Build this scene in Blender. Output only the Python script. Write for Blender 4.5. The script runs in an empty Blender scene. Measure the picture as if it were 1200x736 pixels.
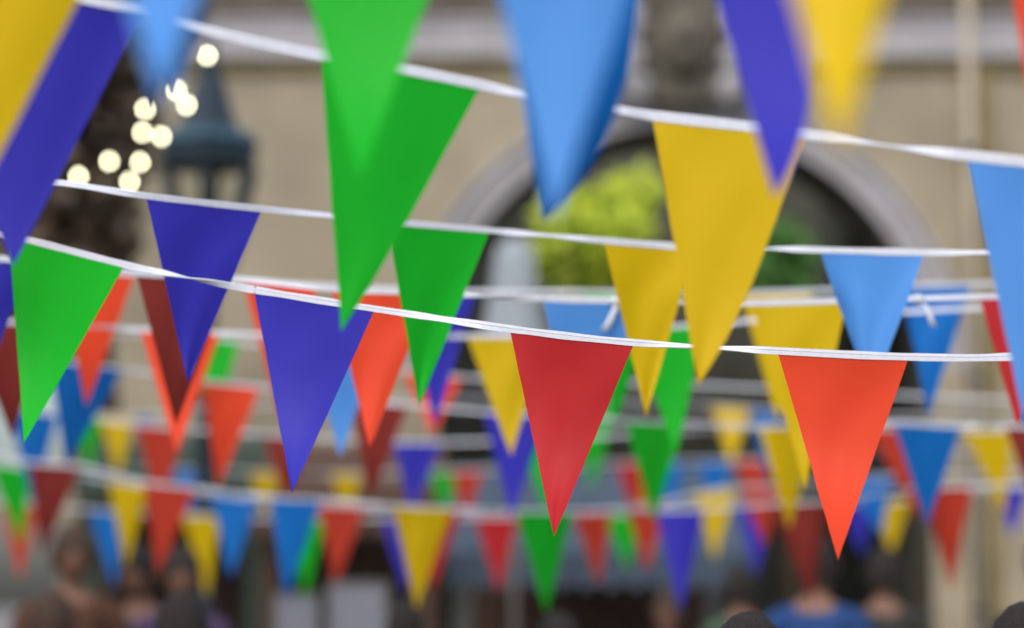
import bpy, bmesh, math, random
from mathutils import Vector, Matrix, noise
R = math.radians
random.seed(7)
sc = bpy.context.scene
COL = sc.collection

# ---------------------------------------------------------------- camera, world, sun, exposure
CAMZ, HORIZ, FPX = 1.62, 705.0, 1200 * 85 / 36.0
PITCH = math.atan((HORIZ - 368) / FPX)
cam = bpy.data.objects.new('camera', bpy.data.cameras.new('camera'))
COL.objects.link(cam)
cam.location = (0, 0, CAMZ)
cam.rotation_euler = (R(90) + PITCH, 0, 0)
cam.data.lens, cam.data.sensor_width = 85, 36
cam.data.clip_start, cam.data.clip_end = 0.05, 600
cam.data.dof.use_dof = True
cam.data.dof.focus_distance = 3.86
cam.data.dof.aperture_fstop = 1.72
sc.camera = cam

SUN_EL, SUN_AZ = 52, 200      # azimuth measured from +Y clockwise: the light comes from behind the camera, a little left
w = bpy.data.worlds.new('World'); sc.world = w; w.use_nodes = True
nt = w.node_tree; nt.nodes.clear()
sky = nt.nodes.new('ShaderNodeTexSky'); sky.sky_type = 'NISHITA'; sky.sun_disc = False
sky.sun_elevation = R(SUN_EL); sky.sun_rotation = R(SUN_AZ)
sky.dust_density = 4.0; sky.air_density = 1.0; sky.ozone_density = 1.0
bg = nt.nodes.new('ShaderNodeBackground'); bg.inputs[1].default_value = 0.14
wo = nt.nodes.new('ShaderNodeOutputWorld')
nt.links.new(sky.outputs[0], bg.inputs[0]); nt.links.new(bg.outputs[0], wo.inputs[0])
sl = bpy.data.lights.new('sun', 'SUN'); sl.energy = 1.1; sl.angle = R(75); sl.color = (1.0, .94, .87)
so = bpy.data.objects.new('sun', sl); COL.objects.link(so)
sd = Vector((math.sin(R(SUN_AZ)) * math.cos(R(SUN_EL)), math.cos(R(SUN_AZ)) * math.cos(R(SUN_EL)), math.sin(R(SUN_EL))))
so.rotation_euler = sd.to_track_quat('Z', 'Y').to_euler()
so.location = sd * 30
sc.view_settings.view_transform = 'Standard'; sc.view_settings.look = 'None'
sc.view_settings.exposure = 0.55; sc.view_settings.gamma = 1.0
sc.view_settings.use_curve_mapping = False

# ---------------------------------------------------------------- helpers
def at(x, y, D):
    """pixel of the 1200 x 736 photograph at depth D (metres along +Y) -> world point"""
    v = Vector(((x - 600) / FPX, 1.0, -(y - 368) / FPX))
    c, s = math.cos(PITCH), math.sin(PITCH)
    v = Vector((v.x, v.y * c - v.z * s, v.y * s + v.z * c))
    return Vector((0, 0, CAMZ)) + v * (D / v.y)

def px(D): return D / FPX          # metres per photo pixel at depth D

def tag(o, label=None, cat=None, group=None, kind=None):
    if label: o['label'] = label
    if cat: o['category'] = cat
    if group: o['group'] = group
    if kind: o['kind'] = kind
    return o

def empty(name, loc=(0, 0, 0), rz=0):
    o = bpy.data.objects.new(name, None); COL.objects.link(o)
    o.location = loc; o.rotation_euler = (0, 0, rz); o.empty_display_size = .1
    return o

def mesh_obj(name, verts, faces, mat, parent=None, smooth=True, origin=None):
    if origin is not None:
        origin = Vector(origin); verts = [Vector(v) - origin for v in verts]
    me = bpy.data.meshes.new(name); me.from_pydata([tuple(v) for v in verts], [], faces); me.update()
    if smooth: me.polygons.foreach_set('use_smooth', [True] * len(me.polygons))
    o = bpy.data.objects.new(name, me); COL.objects.link(o)
    if mat: me.materials.append(mat)
    if parent: o.parent = parent
    if origin is not None: o.location = origin
    return o

class MB:
    def __init__(s): s.v = []; s.f = []
    def box(s, a, b):
        i = len(s.v); (x0, y0, z0), (x1, y1, z1) = a, b
        s.v += [Vector(p) for p in ((x0,y0,z0),(x1,y0,z0),(x1,y1,z0),(x0,y1,z0),(x0,y0,z1),(x1,y0,z1),(x1,y1,z1),(x0,y1,z1))]
        s.f += [tuple(i + k for k in q) for q in ((0,3,2,1),(4,5,6,7),(0,1,5,4),(1,2,6,5),(2,3,7,6),(3,0,4,7))]
        return s
    def tube(s, pts, rad, n=8, caps=True):
        pts = [Vector(p) for p in pts]
        if not isinstance(rad, (list, tuple)): rad = [rad] * len(pts)
        base = len(s.v)
        for k, p in enumerate(pts):
            t = (pts[min(k + 1, len(pts) - 1)] - pts[max(k - 1, 0)]).normalized()
            a = t.cross(Vector((0, 0, 1)) if abs(t.z) < .95 else Vector((0, 1, 0))).normalized(); b = t.cross(a)
            for j in range(n):
                an = 2 * math.pi * j / n
                s.v.append(p + (a * math.cos(an) + b * math.sin(an)) * rad[k])
        for k in range(len(pts) - 1):
            for j in range(n):
                j2 = (j + 1) % n
                s.f.append((base + k*n + j, base + k*n + j2, base + (k+1)*n + j2, base + (k+1)*n + j))
        if caps:
            s.f.append(tuple(base + j for j in range(n))[::-1]); s.f.append(tuple(base + (len(pts)-1)*n + j for j in range(n)))
        return s
    def lathe(s, prof, c=(0, 0, 0), n=24, sq=False):
        base = len(s.v); c = Vector(c)
        for r, z in prof:
            for j in range(n):
                an = 2 * math.pi * (j + .5) / n
                s.v.append(c + Vector((r * math.cos(an), r * math.sin(an), z)))
        for k in range(len(prof) - 1):
            for j in range(n):
                j2 = (j + 1) % n
                s.f.append((base + k*n + j, base + k*n + j2, base + (k+1)*n + j2, base + (k+1)*n + j))
        s.f.append(tuple(base + j for j in range(n))[::-1]); s.f.append(tuple(base + (len(prof)-1)*n + j for j in range(n)))
        return s
    def extrude_x(s, prof, x0, x1):
        """profile list of (y,z) swept along x"""
        base = len(s.v); n = len(prof)
        for x in (x0, x1):
            for y, z in prof: s.v.append(Vector((x, y, z)))
        for k in range(n):
            k2 = (k + 1) % n
            s.f.append((base + k, base + k2, base + n + k2, base + n + k))
        s.f.append(tuple(base + k for k in range(n))[::-1]); s.f.append(tuple(base + n + k for k in range(n)))
        return s
    def ball(s, c, r, n=12, m=8, sx=1, sy=1, sz=1):
        base = len(s.v); c = Vector(c)
        for k in range(m + 1):
            th = math.pi * k / m
            for j in range(n):
                an = 2 * math.pi * j / n
                s.v.append(c + Vector((r*sx*math.sin(th)*math.cos(an), r*sy*math.sin(th)*math.sin(an), r*sz*math.cos(th))))
        for k in range(m):
            for j in range(n):
                j2 = (j + 1) % n
                s.f.append((base + k*n + j, base + (k+1)*n + j, base + (k+1)*n + j2, base + k*n + j2))
        return s
    def build(s, name, mat, parent=None, smooth=False, origin=None):
        return mesh_obj(name, s.v, s.f, mat, parent, smooth, origin)

# ---------------------------------------------------------------- materials
def nodes(m):
    m.use_nodes = True; t = m.node_tree; t.nodes.clear()
    return t, t.nodes, t.links

def surf(name, col, rough=.7, spec=.4, var=.15, scale=6.0, bump=.0, bscale=40, metal=0.0, col2=None):
    """principled surface with procedural mottling and an optional bump"""
    m = bpy.data.materials.new(name); t, N, L = nodes(m)
    out = N.new('ShaderNodeOutputMaterial'); p = N.new('ShaderNodeBsdfPrincipled'); L.new(p.outputs[0], out.inputs[0])
    p.inputs['Roughness'].default_value = rough; p.inputs['Metallic'].default_value = metal
    p.inputs['Specular IOR Level'].default_value = spec
    tc = N.new('ShaderNodeTexCoord'); nz = N.new('ShaderNodeTexNoise'); nz.inputs['Scale'].default_value = scale; nz.inputs['Detail'].default_value = 6
    L.new(tc.outputs['Object'], nz.inputs[0])
    rp = N.new('ShaderNodeMapRange'); rp.inputs[1].default_value = .3; rp.inputs[2].default_value = .7
    L.new(nz.outputs[0], rp.inputs[0])
    mx = N.new('ShaderNodeMix'); mx.data_type = 'RGBA'
    c2 = col2 or tuple(c * (1 - var) for c in col); c1 = col if col2 else tuple(min(1, c * (1 + var)) for c in col)
    mx.inputs[6].default_value = (*c1, 1); mx.inputs[7].default_value = (*c2, 1)
    L.new(rp.outputs[0], mx.inputs[0]); L.new(mx.outputs[2], p.inputs['Base Color'])
    if bump:
        n2 = N.new('ShaderNodeTexNoise'); n2.inputs['Scale'].default_value = bscale; n2.inputs['Detail'].default_value = 5
        L.new(tc.outputs['Object'], n2.inputs[0])
        b = N.new('ShaderNodeBump'); b.inputs['Strength'].default_value = bump; b.inputs['Distance'].default_value = .02
        L.new(n2.outputs[0], b.inputs['Height']); L.new(b.outputs[0], p.inputs['Normal'])
    return m

def film(name, col, rough=.46, trans=.30, spec=.15):
    """thin satin plastic sheet: diffuse, some light let through, soft sheen, faint crinkles"""
    m = bpy.data.materials.new(name); t, N, L = nodes(m)
    out = N.new('ShaderNodeOutputMaterial'); p = N.new('ShaderNodeBsdfPrincipled')
    tr = N.new('ShaderNodeBsdfTranslucent'); mix = N.new('ShaderNodeMixShader'); mix.inputs[0].default_value = trans
    tc = N.new('ShaderNodeTexCoord'); info = N.new('ShaderNodeObjectInfo')
    nz = N.new('ShaderNodeTexNoise'); nz.inputs['Scale'].default_value = 7; nz.inputs['Detail'].default_value = 3
    L.new(tc.outputs['Object'], nz.inputs[0])
    ad = N.new('ShaderNodeMath'); ad.operation = 'MULTIPLY_ADD'; ad.inputs[1].default_value = .10; ad.inputs[2].default_value = .90
    L.new(info.outputs['Random'], ad.inputs[0])
    hsv = N.new('ShaderNodeHueSaturation'); hsv.inputs['Color'].default_value = (*col, 1)
    m2 = N.new('ShaderNodeMath'); m2.operation = 'MULTIPLY_ADD'; m2.inputs[1].default_value = .12
    L.new(nz.outputs[0], m2.inputs[0]); L.new(ad.outputs[0], m2.inputs[2]); L.new(m2.outputs[0], hsv.inputs['Value'])
    L.new(hsv.outputs[0], p.inputs['Base Color']); L.new(hsv.outputs[0], tr.inputs['Color'])
    p.inputs['Roughness'].default_value = rough; p.inputs['Specular IOR Level'].default_value = spec
    wv = N.new('ShaderNodeTexNoise'); wv.inputs['Scale'].default_value = 26; wv.inputs['Detail'].default_value = 4
    L.new(tc.outputs['Object'], wv.inputs[0])
    b = N.new('ShaderNodeBump'); b.inputs['Strength'].default_value = .10; b.inputs['Distance'].default_value = .004
    L.new(wv.outputs[0], b.inputs['Height']); L.new(b.outputs[0], p.inputs['Normal'])
    L.new(p.outputs[0], mix.inputs[1]); L.new(tr.outputs[0], mix.inputs[2]); L.new(mix.outputs[0], out.inputs[0])
    return m

FILM = {
 'green':  film('green film',  (.010, .46, .022)),
 'purple': film('purple film', (.043, .041, .465)),
 'red':    film('crimson film',(.50, .026, .030)),
 'orange': film('orange red film', (.86, .078, .030)),
 'sheenless':   film('deep blue film', (.010, .165, .56)),  # copy of the blue for flags behind, without the painted sky sheen
 'shaded_orange':  film('shaded orange red film', (.50, .050, .026)),  # orange red darkened in its colour to shade the far rows
 'shaded_red': film('shaded crimson film', (.27, .040, .032)),  # crimson again, with the shade on the back flags put into the colour
 'yellow': film('yellow film', (.66, .46, .004)),
 'blue':   film('blue film',   (.082, .29, .74)),  # near copy, paled by sky sheen put into the colour
}
M = {}
def mk(k, *a, **kw): M[k] = surf(k.replace('_', ' '), *a, **kw)
mk('tape', (.62, .67, .76), .6, .3, .06, 90, .12, 400)
mk('plaster', (.305, .272, .198), .9, .2, .24, .9, .3, 30)
mk('plaster_grey', (.36, .355, .375), .85, .2, .12, 4, .3, 40)
mk('cornice', (.345,.345,.365), .85, .2, .1, 4, .2, 40)
mk('frieze', (.11, .098, .082), .9, .2, .2, 3, .3, 30)
mk('ochre_line', (.22, .18, .085), .9, .2, .2, 4)
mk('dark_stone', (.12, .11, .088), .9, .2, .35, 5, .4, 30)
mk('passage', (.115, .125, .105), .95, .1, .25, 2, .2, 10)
mk('paving', (.20, .19, .18), .85, .25, .2, 1.5, .4, 12)
mk('iron', (.010, .024, .037), .5, .5, .2, 20)
mk('iron_blue', (.045, .105, .15), .45, .5, .2, 20)
mk('bark', (.07, .05, .033), .95, .1, .3, 12, .6, 50)
mk('green_paint', (.03, .055, .04), .6, .4, .2, 10)
mk('grey_paint', (.14, .15, .145), .6, .4, .15, 10)
mk('brown_wood', (.085, .05, .034), .7, .3, .3, 8, .3, 60)
mk('white_board', (.21, .222, .27), .6, .3, .06, 8)
mk('canvas_blue', (.055, .08, .115), .85, .2, .15, 5, .2, 60)
mk('canvas_white', (.30, .35, .39), .85, .2, .10, 6, .3, 40)
mk('pipe', (.30, .22, .11), .6, .4, .15, 8)
mk('plaster_side', (.40, .36, .28), .9, .2, .12, 1.2, .25, 25)
mk('glass', (.03, .035, .04), .1, .5, .1, 3)
mk('skin', (.20, .11, .075), .6, .35, .08, 10)
mk('hair', (.018, .014, .012), .55, .4, .3, 60, .6, 180)
mk('hair_brown', (.06, .036, .022), .55, .4, .3, 60, .6, 180)
mk('eye', (.05, .04, .035), .3, .5, .05)
mk('denim', (.05, .065, .10), .85, .2, .2, 12)
mk('shoe', (.03, .03, .03), .6, .3, .1)
for k, c in dict(cloth_dark=(.035,.037,.036), cloth_blue=(.02,.06,.19), cloth_purple=(.07,.045,.10), cloth_grey=(.14,.145,.15),
                 cloth_rust=(.09,.045,.03), cloth_white=(.5,.52,.56), cloth_green=(.06,.11,.07)).items():
    mk(k, c, .9, .2, .15, 14, .3, 90)

def leafmat(name, c1, c2, trans=.3):
    m = bpy.data.materials.new(name); t, N, L = nodes(m)
    out = N.new('ShaderNodeOutputMaterial'); p = N.new('ShaderNodeBsdfPrincipled'); tr = N.new('ShaderNodeBsdfTranslucent')
    mix = N.new('ShaderNodeMixShader'); mix.inputs[0].default_value = trans
    tc = N.new('ShaderNodeTexCoord'); nz = N.new('ShaderNodeTexNoise'); nz.inputs['Scale'].default_value = 5; nz.inputs['Detail'].default_value = 8
    L.new(tc.outputs['Object'], nz.inputs[0])
    rp = N.new('ShaderNodeMapRange'); rp.inputs[1].default_value = .35; rp.inputs[2].default_value = .65; L.new(nz.outputs[0], rp.inputs[0])
    mx = N.new('ShaderNodeMix'); mx.data_type = 'RGBA'; mx.inputs[6].default_value = (*c1, 1); mx.inputs[7].default_value = (*c2, 1)
    L.new(rp.outputs[0], mx.inputs[0]); L.new(mx.outputs[2], p.inputs['Base Color']); L.new(mx.outputs[2], tr.inputs['Color'])
    p.inputs['Roughness'].default_value = .5
    L.new(p.outputs[0], mix.inputs[1]); L.new(tr.outputs[0], mix.inputs[2]); L.new(mix.outputs[0], out.inputs[0])
    return m
LEAF_LIME = leafmat('lime leaves', (.78, .86, .10), (.42, .56, .06), .45)
LEAF_GREEN = leafmat('green leaves', (.12, .32, .06), (.05, .15, .03))
LEAF_DARK = leafmat('dark leaves', (.12, .098, .072), (.15, .105, .065))
def emit(name, col, s):
    m = bpy.data.materials.new(name); t, N, L = nodes(m)
    out = N.new('ShaderNodeOutputMaterial'); e = N.new('ShaderNodeEmission'); e.inputs[0].default_value = (*col, 1); e.inputs[1].default_value = s
    L.new(e.outputs[0], out.inputs[0]); return m
BULB = emit('lit bulb', (1, .93, .62), 15)

# ---------------------------------------------------------------- ground and buildings
BD = 22.0                                   # depth of the arched facade
g = mesh_obj('ground', [(-300,-60,0),(300,-60,0),(300,500,0),(-300,500,0)], [(0,1,2,3)], M['paving'], smooth=False)
tag(g, kind='structure')

def zpx(y, D=BD): return at(600, y, D).z
def xpx(x, D=BD): return (at(x, 368, D)).x
# arch: centre and radii measured on the facade plane
AX = xpx(800); AZ = zpx(432); RI = 287 * px(BD) * 1.007; RO = 328 * px(BD) * 1.007
TOP = 10.5; XL, XR = -4.1, 7.5; TH = 1.1
fac = empty('arched_building', (AX, BD, 0))
tag(fac, 'cream plastered building with a wide round arch and pale grey mouldings behind the bunting', 'building')
def loc(v): return Vector(v) - Vector((AX, BD, 0))
NA = 48
arc = [(-RI * math.cos(math.pi * k / NA), AZ + RI * math.sin(math.pi * k / NA)) for k in range(NA + 1)]
V, F = [], []
def quad(*p):
    i = len(V); V.extend(Vector(q) for q in p); F.append((i, i+1, i+2, i+3))
l, r = XL - AX, XR - AX
for yy, fl in ((0, 1), (TH, -1)):
    for k in range(NA):
        (xa, za), (xb, zb) = arc[k], arc[k + 1]
        q = [(xa, yy, za), (xb, yy, zb), (xb, yy, TOP), (xa, yy, TOP)]
        quad(*(q if fl > 0 else q[::-1]))
    for a, b in ((l, -RI), (RI, r)):
        q = [(a, yy, 0), (b, yy, 0), (b, yy, TOP), (a, yy, TOP)]
        quad(*(q if fl > 0 else q[::-1]))
quad((l, 0, TOP), (r, 0, TOP), (r, TH, TOP), (l, TH, TOP))
quad((l, TH, 0), (l, 0, 0), (l, 0, TOP), (l, TH, TOP)); quad((r, 0, 0), (r, TH, 0), (r, TH, TOP), (r, 0, TOP))
mesh_obj('wall', V, F, M['plaster'], fac, smooth=False)
# reveal of the arch
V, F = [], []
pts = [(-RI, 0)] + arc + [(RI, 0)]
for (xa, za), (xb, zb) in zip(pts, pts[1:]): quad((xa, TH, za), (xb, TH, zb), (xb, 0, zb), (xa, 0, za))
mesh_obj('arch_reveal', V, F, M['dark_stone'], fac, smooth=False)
# archivolt with a stepped profile, carried down as jambs
V, F = [], []
prof = [(RI + .003, 0), (RI + .003, -.07), (RI + .10, -.07), (RI + .11, -.10), (RO - .07, -.10), (RO - .05, -.15), (RO, -.15), (RO, 0)]
path = [('j', -1, .0)] + [('a', math.pi * k / NA, 0) for k in range(NA + 1)] + [('j', 1, .0)]
def pp(st, rr):
    if st[0] == 'j': return (st[1] * rr, st[2])
    return (-rr * math.cos(st[1]), AZ + rr * math.sin(st[1]))
for a, b in zip(path[1:-1], path[2:-1]):
    for (r0, y0), (r1, y1) in zip(prof, prof[1:]):
        p0, p1, p2, p3 = pp(a, r0), pp(b, r0), pp(b, r1), pp(a, r1)
        quad((p0[0], y0, p0[1]), (p1[0], y0, p1[1]), (p2[0], y1, p2[1]), (p3[0], y1, p3[1]))
mesh_obj('archivolt', V, F, M['plaster_grey'], fac, smooth=False)
for a, b in ((path[0], path[1]), (path[-2], path[-1])):        # plain plastered jambs below the springing
    V, F = [], []
    for (r0, y0), (r1, y1) in zip(prof, prof[1:]):
        p0, p1, p2, p3 = pp(a, r0), pp(b, r0), pp(b, r1), pp(a, r1)
        quad((p0[0], y0, p0[1]), (p1[0], y0, p1[1]), (p2[0], y1, p2[1]), (p3[0], y1, p3[1]))
    mesh_obj('jamb', V, F, M['plaster'], fac, smooth=False)
# cornice, ochre strip painting the shadow under it, frieze
cz0, cz1 = zpx(72), zpx(24)
m = MB().extrude_x([(0,cz0),(-.10,cz0),(-.12,cz0+.03),(-.12,cz1-.07),(-.15,cz1-.04),(-.15,cz1),(0,cz1)], l, r)
m.build('cornice', M['cornice'], fac)
MB().extrude_x([(0,zpx(84)),(-.06,zpx(84)),(-.06,cz0-.002),(0,cz0-.002)], l, r).build('cornice_shadow', M['ochre_line'], fac)
MB().extrude_x([(0,cz1+.002),(-.05,cz1+.002),(-.05,zpx(-60)),(0,zpx(-60))], l, r).build('frieze', M['frieze'], fac)
m = MB()
z0 = zpx(-60) + .002
m.extrude_x([(0,z0),(-.22,z0),(-.30,z0+.12),(-.30,z0+.2),(0,z0+.2)], l, r); m.build('cornice', M['cornice'], fac)
# sculpted keystone: dark cartouche with pale scrolls
kz0, kz1 = zpx(128), zpx(-10)
m = MB()
m.v += [Vector(p) for p in ((-.27,-.36,kz0),(.27,-.36,kz0),(.27,.0,kz0),(-.27,.0,kz0),(-.42,-.52,kz1),(.42,-.52,kz1),(.42,0,kz1),(-.42,0,kz1))]
m.f += [(0,3,2,1),(4,5,6,7),(0,1,5,4),(1,2,6,5),(2,3,7,6),(3,0,4,7)]
m.ball((0, -.46, (kz0+kz1)/2), .26, 16, 10, .9, .6, 1.3)
m.ball((0, -.62, (kz0+kz1)/2 + .05), .10, 10, 8, 1, .8, 1.2)
key = m.build('keystone', M['dark_stone'], fac, smooth=False)
for sx in (-1, 1):
    m = MB()
    for (cx, cz, rr) in ((.50, zpx(40), .20), (.48, zpx(85), .16), (.42, zpx(118), .13)):
        m.tube([(sx*(cx + rr*(1-t/9)*math.cos(t*.8)), -.40 - .01*t, cz + rr*(1-t/9)*math.sin(t*.8)) for t in range(9)], .085, 8)
    m.tube([(sx*.62, -.34, zpx(20)), (sx*.60, -.38, zpx(60)), (sx*.50, -.4, zpx(100)), (sx*.36, -.38, zpx(130))], [.13,.16,.15,.07], 10)
    m.build('scroll', M['plaster_grey'], key, smooth=True)
# passage behind the arch (dark vault, back wall with a doorway)
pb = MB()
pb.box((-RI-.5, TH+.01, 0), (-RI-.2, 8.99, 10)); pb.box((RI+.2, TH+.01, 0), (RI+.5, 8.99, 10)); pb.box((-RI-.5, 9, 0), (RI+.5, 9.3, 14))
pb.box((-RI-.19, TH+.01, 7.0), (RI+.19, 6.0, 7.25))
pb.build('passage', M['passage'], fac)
# drainpipe and pilaster strip right of the arch
MB().box((xpx(1150)-AX, -.06, 0), (xpx(1166)-AX, .0, cz0-.10)).build('pilaster_strip', M['ochre_line'], fac)
pr = empty('drainpipe', (xpx(1139), BD - .11, 0)); tag(pr, 'tan drainpipe running down the cream wall right of the arch', 'drainpipe')
MB().tube([(0,0,.02),(0,0,9.5)], .055, 12).build('pipe', M['plaster_side'], pr, True)
for z in (1.5, 3.6, 5.7, 7.8): MB().box((-.075,-.07,z),(.075,.11,z+.05)).build('pipe_clip', M['iron'], pr)

# plain side buildings (out of frame) that carry the strings
def side_building(sx):
    x = sx * 6.4
    root = empty('plain_building', (x, 5, 0))
    tag(root, 'plain beige house along the %s side of the square' % ('left' if sx < 0 else 'right'), 'building')
    a, b = (0, 6) if sx > 0 else (-6, 0)
    MB().box((a, -6, 0), (b, 9.5, 5.4)).build('wall', M['plaster_side'], root)
    MB().box((a - .15, -6.15, 5.402), (b + .15, 9.65, 5.6)).build('cornice', M['plaster_grey'], root)
    for yy in (-4, -1, 2, 5):
        for zz in (.9, 3.3):
            fx = -.04 * sx
            wn = MB().box((min(0, fx*2), yy - .55, zz), (max(0, fx*2), yy + .55, zz + 1.5)).build('window', M['white_board'], root)
            MB().box((min(fx*2.3, fx*2), yy - .45, zz + .1), (max(fx*2.3, fx*2), yy + .45, zz + 1.4)).build('pane', M['glass'], wn)
            MB().box((min(0, fx*3), yy - .65, zz - .09), (max(0, fx*3), yy + .65, zz - .003)).build('sill', M['plaster_grey'], wn)
side_building(-1); side_building(1)

# ---------------------------------------------------------------- vegetation
def leaves(n, blobs, size, rnd, face=None):
    V, F = [], []
    for _ in range(n):
        c, rad = rnd.choice(blobs); c = Vector(c)
        d = Vector((rnd.gauss(0,1), rnd.gauss(0,1), rnd.gauss(0,1))).normalized() * (rnd.random() ** .45)
        p = c + Vector((d.x*rad[0], d.y*rad[1], d.z*rad[2]))
        a = Vector((rnd.gauss(0,1), rnd.gauss(0,1), rnd.gauss(0,.5))).normalized()
        b = a.cross(Vector((rnd.gauss(0,1), rnd.gauss(0,1), rnd.gauss(0,1)))).normalized()
        if face:                                        # leaves turn towards the light
            nn = (Vector(face) + Vector((rnd.gauss(0,.45), rnd.gauss(0,.45), rnd.gauss(0,.45)))).normalized()
            a = nn.cross(a).normalized(); b = nn.cross(a)
        s = size * rnd.uniform(.6, 1.3); i = len(V)
        V += [p, p + a*s*.5 + b*s*.28, p + a*s, p + a*s*.5 - b*s*.28]
        F.append((i, i+1, i+2, i+3))
    return V, F
def tree(name, base, blobs, n, size, mat, label, limbs, trunk_r, rnd, group=None):
    base = Vector(base)
    root = empty(name, base); tag(root, label, 'tree', group)
    m = MB()
    rel = [(Vector(c) - base, rad) for c, rad in blobs]
    top = sum((c for c, _ in rel), Vector()) / len(rel)
    h = top.z
    m.tube([(0,0,0), (top.x*.15, top.y*.15, h*.35), (top.x*.6, top.y*.6, h*.75), tuple(top)], [trunk_r*1.3, trunk_r, trunk_r*.75, trunk_r*.35], 10)
    for c, rad in rel[:limbs]:
        st = Vector((top.x*.5, top.y*.5, h*.68))
        m.tube([st, st.lerp(c, .5) + Vector((0,0,.08)), c, c + (c - st)*.25], [trunk_r*.5, trunk_r*.35, trunk_r*.2, .006], 7)
    m.build('trunk', M['bark'], root, True)
    V, F = leaves(n, rel, size, rnd, (-.2, -.6, .8))
    mesh_obj('crown', V, F, mat, root, smooth=False)
    return root
def blobs_px(lst, D):
    return [(at(x, y, D + dd), (rx*px(D), ry*px(D)*.9, ry*px(D))) for x, y, rx, ry, dd in lst]
rt = random.Random(3)
tree('courtyard_tree', (at(700, 500, 21.0).x, 21.0, 0), blobs_px([(700,245,45,35,0),(745,230,35,30,.2),(660,262,38,30,-.2),(705,295,40,40,0),(640,305,26,28,.4),(735,270,30,32,-.2),(690,335,34,28,.1)], 21.0),
     1700, .15, LEAF_LIME, 'small tree with bright lime leaves growing just in front of the arch', 7, .06, rt, 'small trees before the arch')
tree('courtyard_tree', (at(930, 500, 21.1).x, 21.1, 0), blobs_px([(905,285,28,26,0),(932,300,26,24,.2),(888,322,30,24,-.2),(925,335,26,20,.1)], 21.1),
     800, .14, LEAF_GREEN, 'smaller plain green tree before the arch, right of the lime one', 4, .05, rt, 'small trees before the arch')
tree('dark_tree', (at(138, 500, 17.5).x, 17.5, 0), blobs_px([(60,80,90,80,0),(130,150,55,80,.3),(40,230,90,80,0),(110,270,50,70,.2),(20,340,80,70,-.2),(90,20,70,60,.2),(-60,120,80,120,.3),(160,60,50,55,.4),(195,20,40,40,.6)], 17.5),
     9000, .16, LEAF_DARK, 'dark brownish tree hung with fairy lights at the left edge, behind the street lamp', 9, .20, rt)

# fairy lights in the dark tree
LD = 13.3
fl = empty('fairy_lights', at(165, 160, LD)); tag(fl, 'string of glowing warm white bulbs hanging in the dark tree beside the lamp', 'fairy lights')
o0 = at(165, 160, LD)
bp = [(243,65),(207,106),(219,123),(170,128),(167,155),(189,160),(128,189),(164,190),(152,213),(92,207)]
pts = [at(x, y - 2, LD) - o0 for x, y in [(262,30)] + bp + [(60,195),(20,160)]]
sm = []
for a, b in zip(pts, pts[1:]):
    for t in (0, .33, .66): sm.append(a.lerp(b, t) + Vector((0, 0.03, -.03 * math.sin(t * math.pi))))
MB().tube(sm, .004, 6).build('cable', M['green_paint'], fl, True)
for x, y in bp:
    c = at(x, y, LD) - o0
    b = MB().ball((0,0,0), .012, 12, 8, 1, 1, 1.4).build('bulb', BULB, fl, True); b.location = c
    s = MB().lathe([(.008,.014),(.010,.018),(.010,.034),(.005,.036)], (0,0,0), 10).build('socket', M['green_paint'], b, True)

# ---------------------------------------------------------------- street lamp
SD = 14.0
lx = at(245, 200, SD).x
lp = empty('street_lamp', (lx, SD, 0)); tag(lp, 'old dark blue iron street lamp with a glass lantern, left of the arch', 'street lamp')
zl = lambda y: at(245, y, SD).z
k = px(SD)
MB().lathe([(.22,0),(.22,.12),(.16,.18),(.15,.7),(.10,.8),(.085,1.0),(.065,1.1),(.05,zl(345)),(.07,zl(340)),(.07,zl(335)),(.04,zl(330))], n=20).build('post', M['iron'], lp, True)
MB().lathe([(10*k,zl(332)),(24*k,zl(322)),(26*k,zl(312.5)),(12*k,zl(308))], n=6).build('lantern_base', M['iron'], lp)
fr = MB()
for j in range(6):
    an = 2*math.pi*(j+.5)/6
    fr.tube([(28*k*math.cos(an),28*k*math.sin(an),zl(312)),(57*k*math.cos(an),57*k*math.sin(an),zl(196))], .03, 6)
fr.build('lantern_frame', M['iron'], lp)
gm = bpy.data.materials.new('lantern glass'); t, N, L = nodes(gm)
_o = N.new('ShaderNodeOutputMaterial'); _g = N.new('ShaderNodeBsdfGlass'); _g.inputs['IOR'].default_value = 1.02; _g.inputs['Roughness'].default_value = .05
_g.inputs['Color'].default_value = (.9,.92,.9,1); L.new(_g.outputs[0], _o.inputs[0])
m = MB()
ring0 = [(26*k*math.cos(2*math.pi*(j+.5)/6), 26*k*math.sin(2*math.pi*(j+.5)/6), zl(311)) for j in range(6)]
ring1 = [(55*k*math.cos(2*math.pi*(j+.5)/6), 55*k*math.sin(2*math.pi*(j+.5)/6), zl(197.5)) for j in range(6)]
m.v = [Vector(p) for p in ring0 + ring1]; m.f = [(j,(j+1)%6,6+(j+1)%6,6+j) for j in range(6)]
m.build('lantern_glass', gm, lp)
MB().lathe([(56*k,zl(172)),(64*k,zl(170)),(63*k,zl(162)),(50*k,zl(157.5))], n=6).build('lantern_rim', M['iron_blue'], lp)
MB().lathe([(54*k,zl(197)),(60*k,zl(193)),(61*k,zl(176)),(55*k,zl(172.5))], n=6).build('lantern_collar', M['iron'], lp)
MB().lathe([(48*k,zl(159)),(38*k,zl(148)),(29*k,zl(125)),(20*k,zl(98)),(15*k,zl(92)),(14*k,zl(74)),(6*k,zl(70))], n=6).build('lantern_roof', M['iron'], lp)
MB().lathe([(4*k,zl(70.5)),(4*k,zl(64)),(8*k,zl(57)),(5*k,zl(50)),(1*k,zl(42))], n=10).build('finial', M['iron'], lp, True)

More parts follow.
